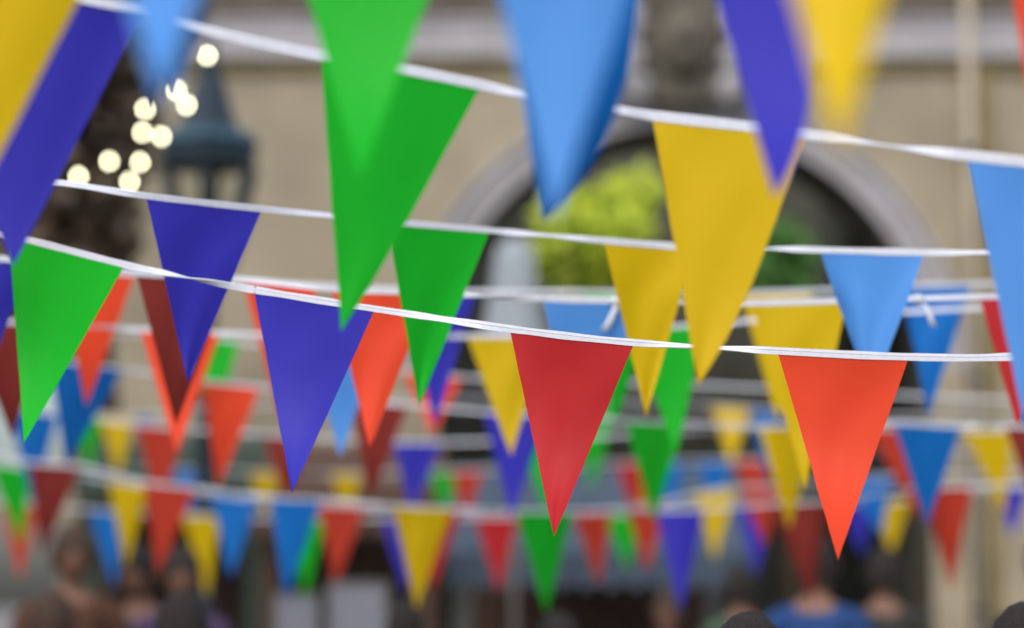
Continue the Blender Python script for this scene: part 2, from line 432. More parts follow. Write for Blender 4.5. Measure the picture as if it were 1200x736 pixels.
# ---------------------------------------------------------------- closed parasol
PD = 15.0
ppx = at(603, 400, PD).x
pa = empty('closed_parasol', (ppx, PD, 0)); tag(pa, 'closed white parasol standing upright in front of the arch', 'parasol')
V, F = [], []
zz = [(278,.3),(283,12),(292,20),(310,23),(340,26),(370,31),(400,37),(425,36),(445,30)]
n = 40
for y, rr in zz:
    for j in range(n):
        an = 2*math.pi*j/n; q = 1 + .14*math.cos(8*an + y*.01)*min(1, rr/20)
        V.append(Vector((rr*px(PD)*q*math.cos(an), rr*px(PD)*q*math.sin(an), at(600, y, PD).z)))
for kk in range(len(zz)-1):
    for j in range(n): F.append((kk*n+j, kk*n+(j+1)%n, (kk+1)*n+(j+1)%n, (kk+1)*n+j))
mesh_obj('canopy', V, F, M['canvas_white'], pa)
MB().tube([(0,0,.05),(0,0,at(600,282,PD).z)], .024, 10).build('pole', M['grey_paint'], pa, True)
MB().lathe([(.35,0),(.35,.05),(.30,.09),(.05,.10),(.05,.3)], n=24).build('base', M['grey_paint'], pa, True)

# ---------------------------------------------------------------- market stalls
def stall(name, x0, x1, D, yroof, yfront, mroof, mpost, label, depth=1.8):
    a, b = at(x0, 600, D), at(x1, 600, D)
    cx = (a.x + b.x) / 2; hw = (b.x - a.x) / 2
    root = empty(name, (cx, D, 0)); tag(root, label, 'market stall', 'market stalls in front of the building')
    zr, zf = at(600, yroof, D).z, at(600, yfront, D).z
    m = MB().extrude_x([(-.25, zf), (-.25, zf+.05), (depth*.5, zr+.05), (depth+.2, zf+.25), (depth+.2, zf+.2), (depth*.5, zr)], -hw-.1, hw+.1)
    rf = m.build('roof', mroof, root)
    v = MB(); nseg = 12
    for i in range(nseg):
        xx0 = -hw-.1 + (2*hw+.2)*i/nseg; xx1 = -hw-.1 + (2*hw+.2)*(i+1)/nseg
        j = len(v.v); v.v += [Vector((xx0,-.26,zf+.03)), Vector((xx1,-.26,zf+.03)), Vector((xx1,-.26,zf-.17)), Vector(((xx0+xx1)/2,-.27,zf-.24)), Vector((xx0,-.26,zf-.17))]
        v.f.append((j,j+4,j+3,j+2,j+1))
    v.build('valance', mroof, rf)
    for sx in (-1, 1):
        for yy in (0, depth):
            MB().box((sx*hw-.05, yy-.05, 0), (sx*hw+.05, yy+.05, zf+.1)).build('post', mpost, root)
    MB().box((-hw+.06, -.02, 0), (hw-.06, .04, .95)).build('front_panel', M['brown_wood'], root)
    MB().box((-hw-.06, -.1, .952), (hw+.06, .6, 1.0)).build('counter', M['brown_wood'], root)
    MB().box((-hw+.06, depth-.04, .0), (hw-.06, depth+.0, zf+.02)).build('back_panel', M['brown_wood'], root)
    return root
stall('market_stall', 110, 298, 16.5, 508, 548, M['green_paint'], M['green_paint'], 'market stall under a dark green roof at lower left, below the street lamp')
stall('market_stall', 318, 500, 15.5, 520, 590, M['brown_wood'], M['brown_wood'], 'brown wooden market stall with white boards, right of the green post')
stall('market_stall', 540, 860, 18.5, 545, 655, M['canvas_blue'], M['grey_paint'], 'market stall under a slate blue canopy, in front of the dark archway', 2.2)
def board(x0, x1, y0, y1, D, label):
    a, b = at(x0, y1, D), at(x1, y0, D)
    root = empty('sign_board', ((a.x+b.x)/2, D, 0)); tag(root, label, 'sign board', 'white boards on the brown stall')
    hw = (b.x-a.x)/2
    MB().box((-hw, -.02, a.z-.25), (hw, .02, b.z)).build('panel', M['white_board'], root)
    f = MB(); f.box((-hw-.02,-.03,b.z+.002),(hw+.02,.03,b.z+.025)); f.box((-hw-.025,-.03,1.0),(-hw-.002,.03,b.z)); f.box((hw+.002,-.03,1.0),(hw+.025,.03,b.z))
    f.build('frame', M['grey_paint'], root)
board(325, 370, 700, 740, 15.35, 'smaller white board standing on the brown stall counter, left one')
board(388, 450, 686, 740, 15.35, 'larger white board standing on the brown stall counter, right one')

# ---------------------------------------------------------------- people
def skin_mesh(joints, edges, root=0, sub=2):
    me = bpy.data.meshes.new('tmp'); me.from_pydata([j[0] for j in joints], edges, [])
    ob = bpy.data.objects.new('tmp', me); COL.objects.link(ob)
    sm_ = ob.modifiers.new('s', 'SKIN'); sm_.use_smooth_shade = True
    sk = me.skin_vertices[0].data
    for i, j in enumerate(joints):
        rr = j[1] if isinstance(j[1], tuple) else (j[1], j[1]); sk[i].radius = rr; sk[i].use_root = (i == root)
    su = ob.modifiers.new('u', 'SUBSURF'); su.levels = sub; su.render_levels = sub
    dg = bpy.context.evaluated_depsgraph_get(); ev = ob.evaluated_get(dg)
    me2 = ev.to_mesh(); V = [v.co.copy() for v in me2.vertices]; F = [tuple(p.vertices) for p in me2.polygons]
    ev.to_mesh_clear(); bpy.data.objects.remove(ob); bpy.data.meshes.remove(me)
    return V, F
def person_meshes():
    J = [((0,0,.95),(.13,.10)), ((0,0,1.12),(.125,.09)), ((0,.0,1.32),(.15,.10)), ((0,.01,1.44),(.09,.07)), ((0,.0,1.50),.052), ((0,-.01,1.545),.056)]
    E = [(0,1),(1,2),(2,3),(3,4),(4,5)]
    for s in (-1, 1):
        b = len(J)
        J += [((s*.17,.0,1.40),.062), ((s*.225,.02,1.13),.043), ((s*.235,-.05,.90),.030), ((s*.235,-.07,.82),(.034,.018))]
        E += [(3,b),(b,b+1),(b+1,b+2),(b+2,b+3)]
        b = len(J)
        J += [((s*.09,0,.86),.088), ((s*.10,-.01,.48),.058), ((s*.10,.02,.10),.038), ((s*.105,-.14,.035),(.035,.03))]
        E += [(0,b),(b,b+1),(b+1,b+2),(b+2,b+3)]
    V, F = skin_mesh(J, E)
    # head: shaped ellipsoid with brow, nose, chin, ears
    n, m_ = 28, 22; o = len(V); c = Vector((0,-.015,1.635))
    for a in range(m_+1):
        th = math.pi*a/m_
        for j in range(n):
            an = 2*math.pi*j/n; d = Vector((math.sin(th)*math.cos(an), math.sin(th)*math.sin(an), math.cos(th)))
            rx, ry, rz = .076, .096, .118
            p = Vector((d.x*rx, d.y*ry, d.z*rz))
            if d.z < -.2: p.x *= 1 + .28*(d.z+.2); 
            if d.y < -.5:
                p.y -= .018*math.exp(-((p.x/.013)**2 + ((p.z+.012)/.022)**2))     # nose
                p.y += .008*math.exp(-(((abs(p.x)-.032)/.014)**2 + ((p.z-.012)/.012)**2))  # eye sockets
                p.y -= .006*math.exp(-((p.x/.02)**2 + ((p.z+.058)/.008)**2))    # lips
                p.y -= .007*math.exp(-((p.x/.02)**2 + ((p.z+.095)/.015)**2))    # chin
            p.x += math.copysign(.02, p.x)*math.exp(-(((p.y)/.016)**2 + ((p.z)/.028)**2)) if abs(d.x) > .8 else 0   # ears
            V.append(c + p)
    for a in range(m_):
        for j in range(n): F.append((o+a*n+j, o+(a+1)*n+j, o+(a+1)*n+(j+1)%n, o+a*n+(j+1)%n))
    # fingers rooted in the palms
    for s in (-1, 1):
        for q, (dy, ln) in enumerate(((-.10,.075),(-.08,.085),(-.06,.078),(-.042,.06))):
            fv, ff = skin_mesh([((s*.235,dy,.815),.009), ((s*.238,dy-.006,.80-ln*.5),.0085), ((s*.228,dy-.012,.80-ln),.007)], [(0,1),(1,2)], 0, 1)
            o = len(V); V += fv; F += [tuple(i+o for i in f) for f in ff]
        fv, ff = skin_mesh([((s*.232,-.075,.86),.011), ((s*.215,-.115,.83),.010), ((s*.205,-.125,.795),.008)], [(0,1),(1,2)], 0, 1)
        o = len(V); V += fv; F += [tuple(i+o for i in f) for f in ff]
    body = (V, F)
    J = [((0,0,.80),(.185,.15)), ((0,0,.95),(.185,.145)), ((0,0,1.12),(.155,.12)), ((0,.0,1.32),(.17,.12)), ((0,.01,1.44),(.105,.085)), ((0,.0,1.485),.066)]
    E = [(0,1),(1,2),(2,3),(3,4),(4,5)]
    for s in (-1, 1):
        b = len(J); J += [((s*.17,.0,1.40),.078), ((s*.225,.02,1.13),.058), ((s*.235,-.045,.91),.044)]; E += [(4,b),(b,b+1),(b+1,b+2)]
    top = skin_mesh(J, E)
    J = [((0,0,1.0),(.15,.125))]; E = []
    for s in (-1, 1):
        b = len(J); J += [((s*.09,0,.86),.10), ((s*.10,-.01,.48),.074), ((s*.10,.02,.07),.058)]; E += [(0,b),(b,b+1),(b+1,b+2)]
    tr = skin_mesh(J, E)
    # hair cap, slightly uneven
    HV, HF = [], []; n, m_ = 36, 20
    for a in range(m_+1):
        th = math.pi*.66*a/m_
        for j in range(n):
            an = 2*math.pi*j/n; d = Vector((math.sin(th)*math.cos(an), math.sin(th)*math.sin(an), math.cos(th)))
            lift = max(0, -d.y)*max(0, th-.75)*.55
            th2 = max(.05*a/m_, th - lift)
            d2 = Vector((math.sin(th2)*math.cos(an), math.sin(th2)*math.sin(an), math.cos(th2)))
            q = 1 + .035*noise.noise(d2*9)
            HV.append(c + Vector((d2.x*.087*q, d2.y*.108*q + .004, d2.z*.131*q + .002)))
    for a in range(m_):
        for j in range(n): HF.append((a*n+j, (a+1)*n+j, (a+1)*n+(j+1)%n, a*n+(j+1)%n))
    return body, top, tr, (HV, HF)
PM = person_meshes()
ME = {}
def pmesh(key, vf, mat):
    if (key, mat.name) not in ME:
        me = bpy.data.meshes.new(key); me.from_pydata([tuple(v) for v in vf[0]], [], vf[1]); me.update()
        me.polygons.foreach_set('use_smooth', [True]*len(me.polygons)); me.materials.append(mat); ME[(key, mat.name)] = me
    return ME[(key, mat.name)]
def person(x, ytop, D, rz, hair, top, label, group='people in the market crowd', legs='denim'):
    p = at(x, ytop, D); h = p.z
    root = empty('person', (p.x, D, 0), rz); s = h / 1.77; root.scale = (s*.98, s*.98, s); tag(root, label, 'person', group)
    for nm, vf, mt in (('body', PM[0], M['skin']), ('top', PM[1], M[top]), ('trousers', PM[2], M[legs]), ('hair', PM[3], M[hair])):
        o = bpy.data.objects.new(nm, pmesh(nm, vf, mt)); COL.objects.link(o); o.parent = root
    for sx in (-1, 1):
        e = MB().ball((sx*.031, -.099, 1.648), .010, 8, 6).build('eye', M['eye'], root, True)
        b = MB().ball((sx*.105, -.06, .035), .05, 10, 6, 1, 2.3, .8).build('shoe', M['shoe'], root, True)
person(85, 612, 11.0, R(20), 'hair_brown', 'cloth_rust', 'brown haired person in a rust top at the far left of the crowd')
person(165, 636, 11.5, R(-15), 'hair', 'cloth_grey', 'dark haired person in grey facing the camera, left of the red pennant tip')
person(213, 637, 11.2, R(10), 'hair', 'cloth_purple', 'dark haired person in dull purple, between red and yellow pennant tips')
person(213, 692, 7.0, R(175), 'hair', 'cloth_dark', 'person in black seen from behind at lower left, under the yellow pennant tip')
person(60, 690, 9.0, R(160), 'hair_brown', 'cloth_purple', 'person in purple with back turned at the bottom left corner')
person(475, 700, 10.0, R(170), 'hair', 'cloth_dark', 'dark haired person from behind, below the yellow pennant and beside white boards')
person(655, 716, 8.5, R(185), 'hair', 'cloth_dark', 'dark haired person from behind, below the green pennant tip at bottom centre')
person(782, 690, 13.0, R(-10), 'hair_brown', 'cloth_white', 'brown haired person in a pale top below the purple pennant tip')
person(955, 622, 10.5, R(165), 'hair', 'cloth_blue', 'person in a bright blue jacket half hidden by the shaded crimson pennant')
person(1035, 640, 12.5, R(170), 'hair', 'cloth_dark', 'person in a black coat standing before the arch, right of the blue jacket')
person(868, 660, 13.5, R(190), 'hair', 'cloth_green', 'person in dark green standing before the arch, left of the blue jacket')
person(1232, 612, 9.0, R(165), 'hair', 'cloth_dark', 'person in a black coat cut off by the right border, before the cream pier')
person(878, 716, 4.3, R(178), 'hair', 'cloth_dark', 'black haired person close by, only the crown of the head in frame', 'people close to the camera')
person(1207, 703, 4.3, R(190), 'hair', 'cloth_dark', 'dark haired head cut off by the lower right corner', 'people close to the camera')

# ---------------------------------------------------------------- bunting
def smooth_line(pts):
    """Catmull-Rom through (x, y, D) control points, indexed by photo x"""
    def f(x):
        if x <= pts[0][0]: a, b = pts[0], pts[1]
        elif x >= pts[-1][0]: a, b = pts[-2], pts[-1]
        else: a = b = None
        if a:
            t = (x - a[0]) / (b[0] - a[0]); return a[1] + (b[1]-a[1])*t, a[2] + (b[2]-a[2])*t
        for i in range(len(pts)-1):
            if pts[i][0] <= x <= pts[i+1][0]: break
        p1, p2 = pts[i], pts[i+1]; p0 = pts[i-1] if i else p1; p3 = pts[i+2] if i+2 < len(pts) else p2
        h = p2[0]-p1[0]; t = (x-p1[0])/h
        out = []
        for k in (1, 2):
            m1 = (p2[k]-p0[k])/(p2[0]-p0[0]); m2 = (p3[k]-p1[k])/(p3[0]-p1[0])
            out.append((2*t**3-3*t*t+1)*p1[k] + (t**3-2*t*t+t)*h*m1 + (-2*t**3+3*t*t)*p2[k] + (t**3-t*t)*h*m2)
        return tuple(out)
    return f

rb = random.Random(21)
WALLX = 6.395
def tape(f, spans, label, width, kn=(), twist=None, ext=True):
    """white folded tape: follows the line, flat over the pennants, twisting in the gaps; runs on to the side walls"""
    xs = []; x = -60.0
    while x <= 1260: xs.append(x); x += 3.5
    base = []
    gaps = []; sp = sorted(spans)
    for (a, b), (c, d) in zip(sp, sp[1:]):
        if c - b > 8: gaps.append((b, c))
    if sp: gaps = [(sp[0][0]-160, sp[0][0])] + gaps + [(sp[-1][1], sp[-1][1]+160)]
    gm_ = [(a, b, rb.choice([0, 0, .5, .9, 1.3, math.pi, math.pi]) if not twist else twist[i % len(twist)]) for i, (a, b) in enumerate(gaps)]
    def ang(x):
        for a, b, t in gm_:
            if a < x < b:
                u = (x-a)/(b-a)
                return t*(u*u*(3-2*u)) if t > 3 else t*math.sin(math.pi*u)**2
        return 0
    pts = []
    for x in xs:
        y, D = f(x); pts.append((at(x, y, D) + Vector((0, 0, width*.42)), ang(x)))
    if ext:
        def run(p, q, sx):
            d = (p - q).normalized(); sl = max(-.10, min(.35, d.z / max(.2, abs(d.x)))); sy = max(-.6, min(.6, d.y / max(.2, abs(d.x))))
            L_ = abs(sx*WALLX - p.x); out = []
            for i in range(1, 25):
                t = i/24; dx = L_*t
                z = p.z + sl*dx + .045*dx*dx
                out.append((Vector((p.x + sx*dx, p.y + sy*min(dx, .8)*1.0 + 0*dx, min(z, 5.1))), 0))
            return out
        pts = run(pts[0][0], pts[4][0], -1)[::-1] + pts + run(pts[-1][0], pts[-5][0], 1)
    V, F = [], []; th = .0009
    for i, (p, a) in enumerate(pts):
        t = (pts[min(i+1, len(pts)-1)][0] - pts[max(i-1, 0)][0]).normalized()
        nrm = Vector((0,0,1)).cross(t).normalized()      # away from the camera
        up = t.cross(nrm).normalized()
        if up.z < 0: up = -up
        wv = 1 + .22*noise.noise(p*14)
        u = (up*math.cos(a) + nrm*math.sin(a)) * width*.5*wv; nn = (nrm*math.cos(a) - up*math.sin(a)) * th
        V += [p+u-nn, p+u*.25-nn*1.6, p+u*.1-nn*1.0, p-u-nn*1.2, p-u+nn, p+u+nn]
        if i:
            o = 6*(i-1)
            for k in range(6): F.append((o+k, o+(k+1)%6, o+6+(k+1)%6, o+6+k))
    o = 6*(len(pts)-1); F += [(5,4,3,2,1,0), tuple(o+k for k in range(6))]
    ob = mesh_obj('bunting_tape', V, F, M['tape'], None, False, origin=pts[len(pts)//2][0])
    tag(ob, label, 'bunting tape', 'white tapes the pennants are sewn to')
    return ob

def pennant(f, xl, xr, tx, ty, col, label, group, curl=None, cup=None, bowl=0, bowr=0, dd=None, rip=None, roll=0):
    nu, nv = 16, 26
    tipD = f((xl+xr)/2)[1]
    Wm = (xr - xl) * px(tipD)
    s = Wm / .2
    if curl is None: curl = rb.uniform(-.02, .045)
    if cup is None: cup = rb.uniform(-.006, .010)
    if dd is None: dd = rb.uniform(-.02, .05)
    if rip is None: rip = rb.uniform(.0, .004)
    ph = rb.uniform(0, 6)
    tip = at(tx, ty, tipD + dd)
    V, F = [], []
    for j in range(nv+1):
        v = j/nv
        for i in range(nu+1):
            u = i/nu
            x = xl + (xr-xl)*u; y, D = f(x)
            T = at(x, y, D)
            p = T.lerp(tip, v)
            bow = (bowl*(1-u)**1.5 + bowr*u**1.5) * (v**2)*(1-v)*6.75
            p.x += bow
            off = curl*(.35*v*v + .65*v**4.5) + cup*((2*u-1)**2 - .35)*(1-v)*min(1, v*5) + rip*math.sin(u*7 + v*6 + ph)*min(1, v*4)*(1-.5*v)
            if roll:
                off += roll*(max(0, .35-u)/.35)**2*min(1, v*3)*(1-v)
            off += .0035*noise.noise(Vector((u*2.2 + ph*7, v*2.6, ph)))*min(1, v*3)*(1-.6*v)
            p.x += .0008*noise.noise(Vector((v*9, ph*3, u*2)))*min(1, v*6)
            p += (cam.location - p).normalized() * off
            V.append(p)
    for j in range(nv):
        for i in range(nu):
            a = j*(nu+1)+i; F.append((a, a+nu+1, a+nu+2, a+1))
    o = mesh_obj('pennant', V, F, FILM[col], None, True, origin=V[nu//2])
    tag(o, label, 'pennant', group)
    return o

def bunting(pts, flags, group, tapelabel, width=.0125, **kw):
    f = smooth_line(pts)
    t = tape(f, [(a[0], a[1]) for a in flags], tapelabel, width, **kw)
    for a in flags:
        pennant(f, *a[:5], a[5], group, **(a[6] if len(a) > 6 else {}))
    return t, f

# A: the string in focus
tA, fA = bunting([(-300,205,4.6),(0,277,4.32),(40,286,4.3),(145,313,4.22),(220,329,4.15),(298,343,4.1),(437,365,4.03),(598,389,3.94),(742,405,3.85),(912,415,3.75),(1064,422,3.7),(1180,422,3.66),(1500,400,3.55)], [
 (11,145,28,520,'green','sharp green pennant on the left end of the nearest in-focus string', dict(curl=.11, cup=.008, dd=-.0)),
 (298,438,342,578,'purple','sharp large purple pennant on the in-focus string, left of the crimson one', dict(curl=.16, cup=.008, dd=.03)),
 (598,742,649,629,'red','sharp crimson pennant at the centre of the in-focus string', dict(curl=.17, cup=.006, dd=.03, rip=.004)),
 (912,1064,982,656,'orange','sharp bright orange red pennant at the right of the in-focus string', dict(curl=.24, cup=.008, dd=.04)),
], 'pennants on the in-focus string', 'sharp white tape sloping across the middle, carrying crimson and orange pennants', .0118, twist=[.6, math.pi, .5, 1.1, 0, 1.25])

# B: larger, nearer string crossing above
tB, fB = bunting([(-200,-75,3.0),(-25,-28,3.0),(90,2,3.0),(165,17,3.02),(250,42,3.03),(380,70,3.05),(475,86,3.06),(562,104,3.08),(640,122,3.1),(720,133,3.12),(765,140,3.14),(885,154,3.12),(945,162,3.1),(1050,177,3.06),(1135,187,3.03),(1320,207,2.96),(1400,212,2.95)], [
 (-27,166,16,311,'purple','big purple pennant blown to the left at the upper left edge', dict(curl=.03, dd=.06, bowl=-.02)),
 (376,562,400,388,'green','big green pennant with a curved right edge, on the upper tape behind another green one', dict(curl=.02, bowr=.004, dd=.03)),
 (765,946,818,452,'yellow','big yellow pennant hanging from the upper tape right of centre', dict(curl=.03, bowr=.012, dd=0)),
 (1134,1322,1206,520,'blue','big light blue pennant cut off by the right edge', dict(curl=.06, dd=-.02)),
], 'large pennants on the upper near string', 'slightly blurred white tape across the top, carrying the big yellow pennant', .0125)

# C and D, E: nearest strings, tapes above the frame
tC, fC = bunting([(-500,-120,2.45),(0,-148,2.45),(430,-150,2.45),(880,-145,2.45),(1400,-120,2.45)], [
 (-70,168,-60,300,'yellow','blurred yellow pennant filling the top left corner', dict(curl=.03)),
 (318,557,422,208,'green','green pennant hanging in from the top, overlapping the bigger green one', dict(curl=.15, dd=0)),
 (584,776,636,262,'sheenless','darker blue pennant mostly hidden behind the blurred light blue one', dict(curl=-.12, dd=.10, bowr=.038, bowl=-.004)),
 (797,927,908,230,'purple','narrow purple pennant hanging in from the top over the big yellow one', dict(curl=.14, bowr=.030, dd=0)),
 (1168,1400,1226,235,'orange','red pennant just visible in the top right corner', {}),
], 'pennants hanging in from above the frame', 'white tape above the frame holding the top green and purple pennants')
tE, fE = bunting([(-500,-215,2.0),(200,-238,2.0),(670,-238,2.0),(1000,-234,2.0),(1700,-190,2.0)], [
 (528,812,650,256,'blue','broad blurred light blue pennant at the top centre', dict(curl=.07, cup=-.001, rip=.001, dd=-.02)),
], 'blurred pennants nearest the camera', 'white tape above the frame holding the blurred light blue pennant')
tD, fD = bunting([(-600,-330,1.7),(200,-385,1.7),(700,-388,1.7),(1000,-385,1.68),(1800,-330,1.66)], [
 (26,359,190,124,'blue','very blurred small light blue pennant tip above the fairy lights', dict(curl=.10, dd=-.04)),
 (815,1148,985,182,'yellow','very blurred yellow pennant tip at the upper right', dict(curl=.10, dd=-.04)),
], 'blurred pennants nearest the camera', 'white tape above the frame holding the very blurred yellow tip')

# F: string just behind the focus
tF, fF = bunting([(-300,190,4.1),(0,210,4.15),(80,219,4.2),(172,233,4.25),(306,248,4.4),(480,265,4.6),(573,273,4.7),(640,279,4.75),(708,285,4.8),(800,292,4.85),(890,294,4.8),(962,296,4.72),(1082,299,4.7),(1155,299,4.7),(1500,290,4.7)], [
 (-120,9,-45,400,'orange','red pennant with just its edge showing at the left border behind the purple one', {}),
 (172,306,220,449,'purple','purple pennant beneath the street lamp on the second tape', dict(curl=.02, dd=-.02)),
 (454,573,491,477,'green','medium green pennant left of centre, overlapped by the in-focus tape', dict(curl=.03, cup=.012)),
 (708,814,757,489,'yellow','medium yellow pennant partly behind the big yellow one', dict(curl=.02)),
 (962,1082,1020,505,'blue','light blue pennant with a rolled left edge behind the orange red one', dict(curl=.02, bowl=.014, bowr=-.012, roll=-.05, cup=.02, dd=-.04)),
], 'pennants on the second string', 'white tape behind the in-focus one, carrying the rolled light blue pennant', .0125)

# G
tG, fG = bunting([(-300,300,4.8),(0,306,4.85),(160,323,4.95),(270,329,5.0),(389,341,5.0),(504,346,5.0),(548,349,5.05),(637,353,5.1),(719,355,5.1),(868,358,5.1),(988,355,5.1),(1065,353,5.1),(1165,350,5.1),(1500,340,5.1)], [
 (-78,34,-30,485,'purple','purple sliver of a pennant at the left border, beside the sharp green one', {}),
 (160,270,206,498,'shaded_red','shaded crimson pennant partly behind the purple one below the lamp', dict(curl=-.07, dd=.06)),
 (389,504,433,525,'orange','orange red pennant between the sharp purple and the medium green pennants', dict(curl=.07)),
 (637,752,676,532,'blue','blue pennant showing its top above the crimson one', {}),
 (882,992,944,575,'yellow','wide yellow pennant behind the rolled light blue and the orange red ones', {}),
 (1148,1262,1192,500,'red','crimson sliver behind the big light blue pennant at the right', {}),
], 'pennants on the third string', 'white knotted tape with a loose tied end, behind the rolled light blue pennant', .0125)
# knots with loose ends on the third tape
for kx, ky, dx, dy in ((1076, 353, 18, 30), (722, 358, -14, 32)):
    y_, D_ = fG(kx); c = at(kx, y_ - 2, D_ - .012)
    m = MB().ball((0,0,0), .0115, 12, 8, 1.3, .8, .9)
    kn = m.build('knot', M['tape'], None, True); kn.parent = tG; kn.location = c - tG.location
    e = at(kx+dx, y_+dy, D_-.02) - c
    q = [Vector((0,0,0)), e*.3 + Vector((.006,-.004,.003)), e*.7 + Vector((.004,0,0)), e]
    V, F = [], []
    for i, p in enumerate(q):
        wd = (.004,.0055,.0065,.007)[i]; V += [p+Vector((-wd,0,wd*.3)), p+Vector((wd,0,-wd*.3)), p+Vector((wd,.002,-wd*.3)), p+Vector((-wd,.002,wd*.3))]
        if i:
            o = 4*(i-1)
            for k in range(4): F.append((o+k, o+(k+1)%4, o+4+(k+1)%4, o+4+k))
    F += [(3,2,1,0), (12,13,14,15)]
    le = mesh_obj('loose_end', V, F, M['tape'], kn, True)

bunting([(-300,298,6.3),(0,306,6.4),(70,315,6.4),(158,323,6.4),(285,331,6.45),(372,336,6.5),(470,341,6.5),(557,344,6.5),(680,344,6.5),(770,345,6.5),(868,345,6.6),(953,343,6.6),(1056,337,6.7),(1138,335,6.7),(1500,325,6.7)], [
 (70,158,101,476,'orange','orange red pennant poking out right of the sharp green one', dict(curl=-.02, dd=.05)),
 (285,372,328,492,'orange','red sliver of a pennant along the left edge of the sharp purple one', dict(curl=-.05)),
 (470,557,510,499,'purple','narrow purple pennant behind the medium green one', {}),
 (680,770,722,495,'green','green sliver of a pennant above the blue one, beside the medium yellow', {}),
 (868,953,911,494,'yellow','narrow yellow pennant just left of the wide yellow one', {}),
 (1056,1138,1088,488,'sheenless','blue pennant behind the knotted tape at the right', dict(curl=-.03)),
], 'pennants on the fourth string', 'blurred white tape just above the knotted one, carrying the small blue pennant', .0108)

bunting([(-300,372,6.1),(0,379,6.2),(165,388,6.2),(257,392,6.2),(358,396,6.2),(447,397,6.2),(548,396,6.2),(640,395,6.2),(740,389,6.3),(825,382,6.3),(935,374,6.3),(1020,370,6.2),(1125,364,6.1),(1500,350,6.1)], [
 (-38,57,14,514,'shaded_red','shaded crimson pennant at the left border behind the sharp green one', dict(curl=-.08, dd=.08)),
 (165,257,207,531,'orange','orange red pennant behind the shaded crimson one below the lamp', dict(curl=.03)),
 (358,447,399,536,'blue','small light blue pennant between the sharp purple and the orange red one', dict(curl=.05)),
 (548,640,599,535,'yellow','yellow pennant left of and behind the crimson one', dict(curl=.03)),
 (740,828,792,532,'green','green pennant between the medium yellow and big yellow ones', dict(curl=.04)),
 (1160,1254,1200,502,'sheenless','dark blue pennant showing under the big light blue one at the right border', dict(curl=-.05)),
], 'pennants on the fifth string', 'blurred white tape along the top of the yellow pennant behind the crimson one', .0108)

bunting([(-300,385,9.0),(0,391,9.0),(245,397,9.0),(400,422,9.0),(505,440,9.0),(600,447,9.0),(800,452,9.0),(1000,462,9.0),(1200,470,9.0),(1500,470,9)], [
 (216,280,252,502,'green','small green pennant right of the orange red one below the lamp', {}),
 (472,542,507,508,'orange','small orange red pennant behind the narrow purple one', {}),
], 'pennants on the sixth string', 'faint white tape behind the small green pennant below the lamp', .0108)

bunting([(-300,400,7.6),(0,418,7.7),(100,428,7.8),(237,448,8.2),(304,455,8.3),(410,471,8.3),(477,476,8.2),(567,484,8.0),(640,488,7.9),(733,494,8.0),(800,497,8.2),(890,501,8.3),(957,500,8.0),(1047,497,7.6),(1125,501,7.4),(1500,500,7.2)], [
 (58,144,77,547,'sheenless','blurred saturated blue pennant behind the orange red tip at the left', dict(curl=-.03)),
 (237,305,255,572,'orange','blurred orange red pennant left of the sharp purple one', dict(curl=-.035)),
 (410,478,433,589,'shaded_red','blurred shaded crimson pennant behind the orange red one, left of centre', dict(curl=-.07, dd=.06)),
 (567,642,599,608,'purple','blurred purple pennant behind the yellow tip, left of the crimson one', {}),
 (733,801,766,613,'green','blurred green pennant below the medium yellow tip', {}),
 (890,958,925,621,'yellow','blurred yellow pennant left of the sharp orange red one', dict(curl=-.03)),
 (1047,1126,1086,617,'sheenless','blurred blue pennant right of the sharp orange red one', dict(curl=-.02)),
 (1178,1262,1218,610,'shaded_red','blurred shaded crimson pennant cut off by the right border', dict(curl=-.06)),
], 'pennants on the seventh string', 'blurred white tape over the blue and yellow pennants at the lower right', .0108)

bunting([(-300,468,9.6),(0,480,9.8),(160,498,10),(320,511,10),(470,519,10),(620,517,10),(765,508,10),(920,503,10),(1030,502,10),(1130,505,10),(1250,503,10),(1500,500,10)], [
 (10,68,38,592,'sheenless','pale blue blurred pennant beside the sharp green tip', {}),
 (159,216,187,600,'shaded_orange','blurred red pennant at the left with another red pennant right under it', {}),
 (308,366,336,592,'shaded_red','blurred shaded crimson pennant at the left edge of the sharp purple tip', dict(curl=-.05)),
 (461,518,482,604,'purple','blurred purple pennant above the lower yellow one', {}),
 (612,668,641,605,'green','blurred green pennant showing beside the sharp crimson one', {}),
 (1018,1075,1078,612,'shaded_orange','blurred red pennant blown right, behind the blurred blue one', dict(curl=-.05)),
 (1129,1185,1178,600,'yellow','blurred yellow pennant blown to the right near the right border', {}),
], 'pennants on the eighth string', 'blurred white tape over the blurred purple pennant, lower left of centre', .0108)

